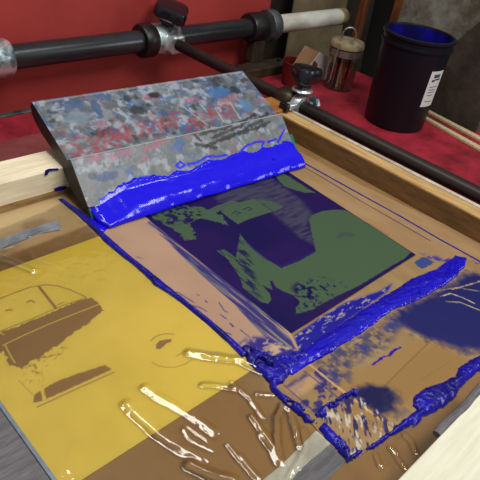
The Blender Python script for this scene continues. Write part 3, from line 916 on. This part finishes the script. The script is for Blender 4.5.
# rolled bead of ink against the squeegee
bm = new()
NB = 260
rows = []
for i in range(NB + 1):
    s = i / NB
    x = .004 + s * (SQL + .002)
    e = min(1, s / .02, (1 - s) / .02) ** .5
    nx_ = np.array([x * 22.0]); z1 = np.array([0.3])
    n1 = float(fbm(nx_, z1, 601)[0]); n2 = float(fbm(nx_ * 3, z1, 602)[0]); n3 = float(fbm(nx_ * .5, z1, 603)[0])
    top = .021 + .011 * n1 + .008 * n2 + .006 * n3 + .006 * s          # how far up the facet the ink reaches
    fx, fz = (.062 / .088), (.0625 / .088)
    T = (.014 + top * fx * .85, .022 + top * fz * .85)
    off = .0018
    bul = (1 + .16 * n3 + .06 * n1)
    pts = [(T[0] + .006, T[1] + .004), (T[0] - .0008, T[1] + .0014 + off), (.020, .031 + off * 1.2), (.006, .0270 + .003 * n1), (-.008, .0240 + .002 * n1), (-.019 * bul, .0175), (-.027 * bul, .0100), (-.0305 * bul, .0040), (-.0285 * bul, .0000)]
    e2 = .58 + .42 * (lambda q_: q_ * q_ * (3 - 2 * q_))(min(1, s / .16))
    pts = [(q[0] * (e2 if q[0] > 0 else 1), q[1] * e2 if i_ < 6 else q[1] * (.5 + .5 * e2)) for i_, q in enumerate(pts)]
    row = []
    m = 26
    # Catmull-Rom through the profile
    for k in range(m + 1):
        tt = k / m * (len(pts) - 1)
        j = min(int(tt), len(pts) - 2); f = tt - j
        p0, p1, p2, p3 = (pts[max(j - 1, 0)], pts[j], pts[j + 1], pts[min(j + 2, len(pts) - 1)])
        q = [.5 * (2 * p1[c] + (p2[c] - p0[c]) * f + (2 * p0[c] - 5 * p1[c] + 4 * p2[c] - p3[c]) * f * f + (3 * p1[c] - p0[c] - 3 * p2[c] + p3[c]) * f ** 3) for c in (0, 1)]
        w = .0005 * min(1, max(0, s - .1) * 5) * float(fbm(np.array([x * 60]), np.array([k * .35]), 604)[0]) * (1 if 3 < k < m - 1 else 0)
        cyy, czz = .015, .012
        row.append(bm.verts.new((x, cyy + (q[0] - cyy) * (.35 + .65 * e) - w * .7, max(0, czz + (q[1] - czz) * (.35 + .65 * e)) + w * .7)))
    rows.append(row)
for A, B in zip(rows[:-1], rows[1:]):
    for k in range(len(A) - 1):
        bm.faces.new((A[k], A[k + 1], B[k + 1], B[k]))
bm.faces.new(rows[0]); bm.faces.new(rows[-1][::-1])
bead = obj('ink_bead', bm, M['ink'], None, True, sharp=80)
bead.matrix_world = sq_m
tag(bead, 'glossy roll of bright blue ink in front of the squeegee blade', 'ink')
# corner puddle where the bead runs into the trail
ink('ink_puddle', [(88, 219), (96, 214), (110, 218), (112, 224), (104, 233), (97, 233)], 'small blue ink puddle at the left end of the squeegee', .004, 4, .8, 120, M['ink'], 341)

# ================================================================== REAR PIPE AND MOUNTS
BY, BZ, BR = 1.09, .052, .0325
pv = tag(empty('pivot_pipe', (.5, BY, BZ)), 'long dark steel pivot pipe with a white sleeved end in front of the red panel', 'pipe')
X = (1, 0, 0)
obj('pipe', rel(pv, cyl(new(), (-.45, BY, BZ), (.985, BY, BZ), BR, 40)), M['steel'], pv, True)
obj('sleeve', rel(pv, lathe(new(), [(.026, 0), (BR, .001), (BR, .36), (.030, .372)], 40, (1.106, BY, BZ), X)), M['white_pipe'], pv, True)['label'] = 'white pipe end'
obj('end_cap', rel(pv, lathe(new(), [(.030, 0), (.0325, .003), (.0325, .03), (.027, .04), (.02, .043)], 40, (1.4785, BY, BZ), X)), M['rust'], pv, True)['label'] = 'rusty end cap'

ms = tag(empty('pipe_mount', (1.03, 1.06, TZ)), 'dark cast iron pipe mount with a square foot at the end of the pipe', 'pipe mount')
obj('collar', rel(ms, lathe(new(), [(.034, 0), (.046, .002), (.050, .008), (.050, .066), (.034, .068)], 40, (.958, BY, BZ), X)), M['black_metal'], ms, True)
obj('flange', rel(ms, lathe(new(), [(.034, 0), (.054, .001), (.056, .006), (.056, .034), (.052, .044), (.034, .045)], 40, (1.0265 + .02, BY, BZ), X)), M['galvanised'], ms, True)['label'] = 'grey ring'
bm = new(); box(bm, .975, 1.035, 1.06, 1.10, TZ + .031, BZ - .04, .006)
obj('stem', rel(ms, bm), M['olive'], ms)
bm = new(); box(bm, .90, 1.135, 1.005, 1.074, TZ, TZ + .034, .004)
obj('foot', rel(ms, bm), M['olive'], ms)
obj('bolt', rel(ms, lathe(new(), [(.009, 0), (.009, .008), (.004, .009)], 6, (1.10, 1.04, TZ + .034))), M['black_metal'], ms)

def knob_bm(o, ax, r, h, lobes=5):
    return lathe(new(), [(r * .45, 0), (r * .5, h * .18), (r * .86, h * .30), (r, h * .42), (r, h * .80), (r * .9, h * .94), (r * .6, h), (0.0001, h * .99)], 60, o, ax,
                 rfn=lambda a: 1 + .13 * math.cos(lobes * a))

def make_clamp(label, tilt=(.10, -.30, .95), boss=True):
    r = tag(empty('pipe_clamp', (.58, BY, BZ)), label, 'clamp', 'clamps on the pivot pipe')
    obj('collar', rel(r, lathe(new(), [(BR + .001, 0), (.046, .001), (.050, .006), (.050, .040), (.046, .046), (BR + .001, .047)], 44, (.500, BY, BZ), X)), M['black_metal'], r, True)
    obj('ring', rel(r, lathe(new(), [(BR + .001, 0), (.045, .001), (.047, .005), (.047, .083), (.044, .088), (BR + .001, .089)], 44, (.5475, BY, BZ), X)), M['chrome'], r, True)
    if boss:
      bm = new(); box(bm, .572, .622, BY - .072, BY - .036, BZ - .028, BZ + .028, .008)
      obj('boss', rel(r, bm), M['chrome'], r)
    ax = Vector(tilt).normalized()
    o = Vector((.592, BY - .008, BZ + .042))
    obj('stud', rel(r, cyl(new(), o, o + ax * .02, .015, 20)), M['black_metal'], r, True)
    k = obj('knob', rel(r, knob_bm(o + ax * .012, ax, .054, .058, 4)), M['black_plastic'], r, True)
    k['label'] = 'black lobed plastic knob'
    return r
clamp = make_clamp('chrome pipe clamp with black knob joining the swing arm')
c2 = make_clamp('chrome pipe clamp cut off at the left end of the pipe', (-.75, -.1, .6), False)
c2.location = (.58 - .540, BY, BZ)

# swing arm
AX, AZ, AR = .590, .055, .0165
arm = obj('swing_arm', cyl(new(), (AX, BY - .076, AZ), (AX, -.33, AZ), AR, 28, .003), M['black_arm'], None, True)
tag(arm, 'straight black steel rod running beside the right rail of the frame', 'rod')

# clamp that holds the screen on the arm
ac = tag(empty('screen_clamp', (AX, .53, AZ)), 'small chrome screen clamp with a black knob on the steel rod', 'clamp')
Yd = (0, 1, 0)
obj('sleeve', rel(ac, lathe(new(), [(AR + .0005, 0), (.027, .001), (.030, .005), (.030, .044), (.027, .050), (AR + .0005, .051)], 32, (AX, .536, AZ), Yd)), M['bronze'], ac, True)['label'] = 'dark bronze sleeve'
obj('collar', rel(ac, lathe(new(), [(AR + .0005, 0), (.027, .001), (.029, .004), (.029, .022), (.026, .027), (AR + .0005, .028)], 32, (AX, .506, AZ), Yd)), M['chrome'], ac, True)
bm = new(); box(bm, .536, .5655, .506, .526, .0535, .070, .004)
obj('jaw', rel(ac, bm), M['chrome'], ac)
bm = new(); box(bm, .520, .5355, .503, .530, .0525, .074, .004)
obj('jaw_pad', rel(ac, bm), M['black_plastic'], ac)
o = Vector((AX, .520, AZ + .027)); ax = Vector((0.05, 0.02, 1)).normalized()
obj('stud', rel(ac, cyl(new(), o, o + ax * .03, .012, 18)), M['galvanised'], ac, True)
obj('washer', rel(ac, lathe(new(), [(.010, 0), (.026, .001), (.028, .004), (.025, .008), (.011, .009)], 28, o + ax * .010, ax)), M['chrome'], ac, True)
obj('knob', rel(ac, knob_bm(o + ax * .020, ax, .037, .054, 3)), M['black_plastic'], ac, True)['label'] = 'black three-lobed knob'
bm = new(); cyl(bm, (AX + .024, .518, AZ - .004), (AX + .048, .518, AZ - .004), .008, 16)
obj('bolt', rel(ac, bm), M['chrome'], ac, True)
bm = new(); lathe(bm, [(.012, 0), (.019, .003), (.019, .016), (.012, .019)], 6, (AX + .046, .518, AZ - .004), X)
obj('bolt_nut', rel(ac, bm), M['chrome'], ac)

# ================================================================== INK BUCKET
bx_, by_ = at(393, 121, TZ)[:2]
bk = tag(empty('ink_bucket', (bx_, by_, TZ)), 'tall black plastic ink bucket with a white label on the red table', 'bucket')
HB = .288
rb, rt = .097, .1045
obj('body', lathe(new(), [(.0, .0), (.088, .0), (rb - .002, .003), (rb, .010), (rt, HB - .035), (rt + .005, HB - .033), (rt + .005, HB - .027), (rt + .0005, HB - .025), (rt + .0005, HB - .012), (rt - .004, HB - .010), (rt - .005, HB - .012),
                          (rt - .005, HB - .075), (0.0001, HB - .076)], 72), M['bucket'], bk, True)
obj('rim', lathe(new(), [(rt - .003, HB - .013), (rt + .003, HB - .012), (rt + .0065, HB - .008), (rt + .0065, HB - .002), (rt + .003, HB), (rt - .004, HB), (rt - .0055, HB - .004), (rt - .0055, HB - .010)], 72, close=True), M['bucket'], bk, True)
obj('inner_wall', lathe(new(), [(rt - .0062, HB - .005), (rt - .0070, HB - .05), (rt - .0070, HB - .073), (rt - .0058, HB - .073), (rt - .0056, HB - .005)], 72, close=True), M['bucket_in'], bk, True)['label'] = 'inside wall coated with blue ink'
def curved(a0, a1, z0, z1, off, n=16, skew=0.0):
    bm = new()
    def rr(z): return rb + (rt - rb) * (z - .01) / (HB - .045) + off
    g_ = [[bm.verts.new((rr(z) * math.cos(a), rr(z) * math.sin(a), z)) for z in (z0, z1)] for a in [a0 + (a1 - a0) * i / n for i in range(n + 1)]]
    for A, B in zip(g_[:-1], g_[1:]): bm.faces.new((A[0], B[0], B[1], A[1]))
    return bm
D = math.radians
lb = obj('label', curved(D(248), D(281), .092, .205, .0008), M['paper'], bk, True)
lb['label'] = 'white printed paper label'
pm = new()
def addc(a0, a1, z0, z1):
    b_ = curved(D(a0), D(a1), z0, z1, .0013, 6)
    me_ = bpy.data.meshes.new('tmp'); b_.to_mesh(me_); b_.free(); pm.from_mesh(me_); bpy.data.meshes.remove(me_)
addc(256, 272, .184, .195); addc(260, 275, .176, .181); addc(254, 261, .172, .179)
for z_, e in ((.155, 274), (.146, 270), (.138, 273), (.128, 268), (.108, 272)): addc(254, e, z_, z_ + .0022)
obj('print', pm, M['print'], lb, True)['label'] = 'dark small printing'
inkb = obj('ink_pool', lathe(new(), [(rt - .0075, -.004), (rt - .0075, 0), (.06, -.003), (.03, .001), (.0001, .0)], 60), M['ink'], None, True, (bx_, by_, TZ + HB - .070))
tag(inkb, 'bright blue ink filling the black bucket', 'ink')

# ================================================================== STIR STICKS
for (a, b, hz, lab) in (((426, 112), (492, 147), .005, 'pale flat stir stick behind the bucket, the one nearer the board'),
                        ((424, 119), (488, 155), .0, 'pale flat stir stick behind the bucket, the one nearer the steel rod')):
    A, B = at(*a, TZ), at(*b, TZ)
    d = B - A; L = np.linalg.norm(d)
    bm = new(); box(bm, 0, L, -.012, .012, 0, .009, .0015)
    for vv in bm.verts:
        if vv.co.x < .004: vv.co.y *= .7
    s = obj('stir_stick', bm, M['stick'], None, False, (A[0], A[1], TZ + .0003 + hz * 0))
    s.rotation_euler = (0, 0, math.atan2(d[1], d[0]))
    tag(s, lab, 'stick', 'stir sticks behind the bucket')

# ================================================================== JAR
jx, jy = at(337, 87, TZ)[:2]
jr = tag(empty('glass_jar', (jx, jy, TZ)), 'ribbed glass jar with a tan lid and a wire ring on top', 'jar')
rib = lambda a: 1 + .035 * math.cos(11 * a)
obj('body', lathe(new(), [(.045, 0), (.052, .004), (.053, .10), (.050, .125), (.046, .135), (.043, .134), (.047, .122), (.049, .1), (.048, .008), (.0001, .006)], 88, rfn=rib), M['glass'], jr, True)
obj('band', lathe(new(), [(.050, .118), (.056, .120), (.057, .142), (.051, .146)], 48), M['wire'], jr, True)
obj('lid', lathe(new(), [(.052, .1465), (.060, .148), (.061, .160), (.056, .168), (.030, .173), (.0001, .174)], 48), M['jar_lid'], jr, True)
tor = [(-.024 * math.cos(a_), .004, .186 + .025 * math.sin(a_)) for a_ in [2 * PI * i / 28 for i in range(28)]]
rg = obj('ring', tube_path(new(), tor, .0032, 8, True), M['wire'], jr, True)
rg.rotation_euler = (0, 0, D(-40))
wp = [(-.062, -.01, .150), (-.068, -.012, .120), (-.072, -.014, .080), (-.078, -.016, .05), (-.090, -.02, .035)]
obj('bail_wire', tube_path(new(), wp, .0028, 8), M['wire'], jr, True)
for i, (dx, dy, tx, ty, c) in enumerate(((-.02, -.01, .0, .0, 'stick'), (.012, -.018, .004, .0, 'red_cup'), (.0, .015, -.004, .0, 'black_metal'), (.024, .008, .0, .004, 'stick'))):
    s = obj('brush_handle', cyl(new(), (jx + dx, jy + dy, TZ + .008), (jx + dx + tx, jy + dy + ty, TZ + .128), .0045, 12), M[c], None, True)
    tag(s, 'thin %s rod standing inside the ribbed glass jar%s' % ({'stick': 'pale', 'red_cup': 'red', 'black_metal': 'black'}[c], ', at its table-edge side' if i == 0 else (', near its wall side' if i == 3 else '')), 'rod', 'rods inside the jar')

# ================================================================== RED CUP WITH CARDS
cx, cyy = at(296, 84, TZ)[:2]
cu_ = tag(empty('red_cup', (cx, cyy, TZ)), 'open red cup holding two cut cards behind the clamp knob', 'cup')
obj('body', lathe(new(), [(.050, 0), (.054, .003), (.060, .078), (.062, .080), (.060, .082), (.057, .079), (.051, .008), (.0001, .006)], 48), M['cup_out'], cu_, True)
def card(pxs, ydep, m, label):
    pts = [ony(a, b, ydep) for a, b in pxs]
    b_ = slab(pts, (0, 1, 0), .0015)
    tag(obj('card', b_, m), label, 'card', 'cards in the red cup')
card([(292, 67), (305.5, 45.5), (323, 54.5), (308, 78), (298, 74)], cyy - .006, M['card'], 'tan cut card leaning in the red cup')
card([(306, 70), (320, 52), (335, 62), (322, 80), (310, 79)], cyy - .014, M['card_white'], 'white cut card leaning in the red cup')

# ================================================================== BOARDS BEHIND
def board(name, pts, n, th, m, label, cat='board'):
    return tag(obj(name, slab(pts, n, th), m), label, cat)
xb = 1.322
bq = [onx(474, 134, xb), onx(404, 97, xb), onx(396, 84, xb), onx(440, 54, xb), onx(457, 41, xb), onx(500, 4, xb), onx(508, 30, xb)]
bq[0][2] = bq[1][2] = TZ
board('brown_board', bq, (1, 0, 0), .012, M['brown_board'], 'worn dark brown board standing behind the bucket')
xg = 1.345
gq = [onx(408, -12, xg), onx(384, 62, xg), onx(398, 95, xg), onx(480, 138, xg), onx(560, 60, xg), onx(540, -60, xg)]
gz = [max(p[2], TZ) for p in gq]
for p, z_ in zip(gq, gz): p[2] = z_
board('grey_board', gq, (1, 0, 0), .012, M['grey_board'], 'stained grey upright board behind the brown board')
def post(pa, pb, w, x, m, label, name):
    p, q = onx(*pa, x), onx(*pb, x)
    cxx, cy_ = x, (p[1] + q[1]) / 2
    tag(obj(name, box(new(), cxx, cxx + w, cy_ - w / 2, cy_ + w / 2, -.9, .75, .003), m), label, 'post')
post((402, 0), (392, 30), .052, 1.45, M['orange_wood'], 'reddish brown wooden post behind the black bucket', 'wooden_post')
post((364, 0), (352, 42), .030, 1.60, M['orange_wood'], 'thin brown wooden post beside the cardboard sheet', 'wooden_post')
yc = 1.42
board('cardboard_sheet', [tuple(q) for q in ([ony(297, -20, yc)[0], yc, .45], [ony(287, 57, yc)[0] + .01, yc, -.9], [ony(346, 40, yc)[0], yc, -.9], [ony(346, -10, yc)[0], yc, .45])], (0, 1, 0), .008, M['cardboard'],
      'brown cardboard sheet standing behind the white pipe end', 'cardboard')
yd = 1.56
board('dark_board', [tuple(q) for q in ([ony(270, -20, yd)[0], yd, .5], [ony(262, 57, yd)[0], yd, -.9], [ony(372, 40, yd)[0], yd, -.9], [ony(372, -10, yd)[0], yd, .5])], (0, 1, 0), .012, M['dark_board'],
      'dark brown board in the gap behind the cardboard sheet')

# ================================================================== LIGHT
w = bpy.data.worlds.new('world')
SC.world = w
w.use_nodes = True
bg = w.node_tree.nodes['Background']
bg.inputs['Color'].default_value = (.80, .90, 1.0, 1)
bg.inputs['Strength'].default_value = 0.30


def area(name, loc, target, sx, sy, power, col):
    l = bpy.data.lights.new(name, 'AREA')
    l.shape = 'RECTANGLE'
    l.size, l.size_y = sx, sy
    l.energy = power
    l.color = col
    o = bpy.data.objects.new(name, l)
    C.objects.link(o)
    o.location = loc
    d = Vector(target) - Vector(loc)
    o.rotation_euler = d.to_track_quat('-Z', 'Y').to_euler()
    return o
area('window_light', (.25, -.75, 1.85), (.1, .25, 0), 1.1, .7, 34, (1.0, .985, .95))
area('bead_glint_light', (1.2, -.25, 2.1), (.2, .2, 0), 0.3, .3, 4.5, (.95, .98, 1.0))  # added overhead light without a visible source, puts highlights on the ink bead
area('side_window', (2.2, -1.3, .9), (.7, .4, 0), .5, .9, 9, (.92, .96, 1.0))
lt = area('film_glint_light', (-.1, .6, 1.9), (-.1, .6, 0), .32, 1.2, 15, (1.0, .98, .92))  # added strip light overhead, unseen, placed so the film wrinkles glint
lt.rotation_euler = (0, 0, 0)
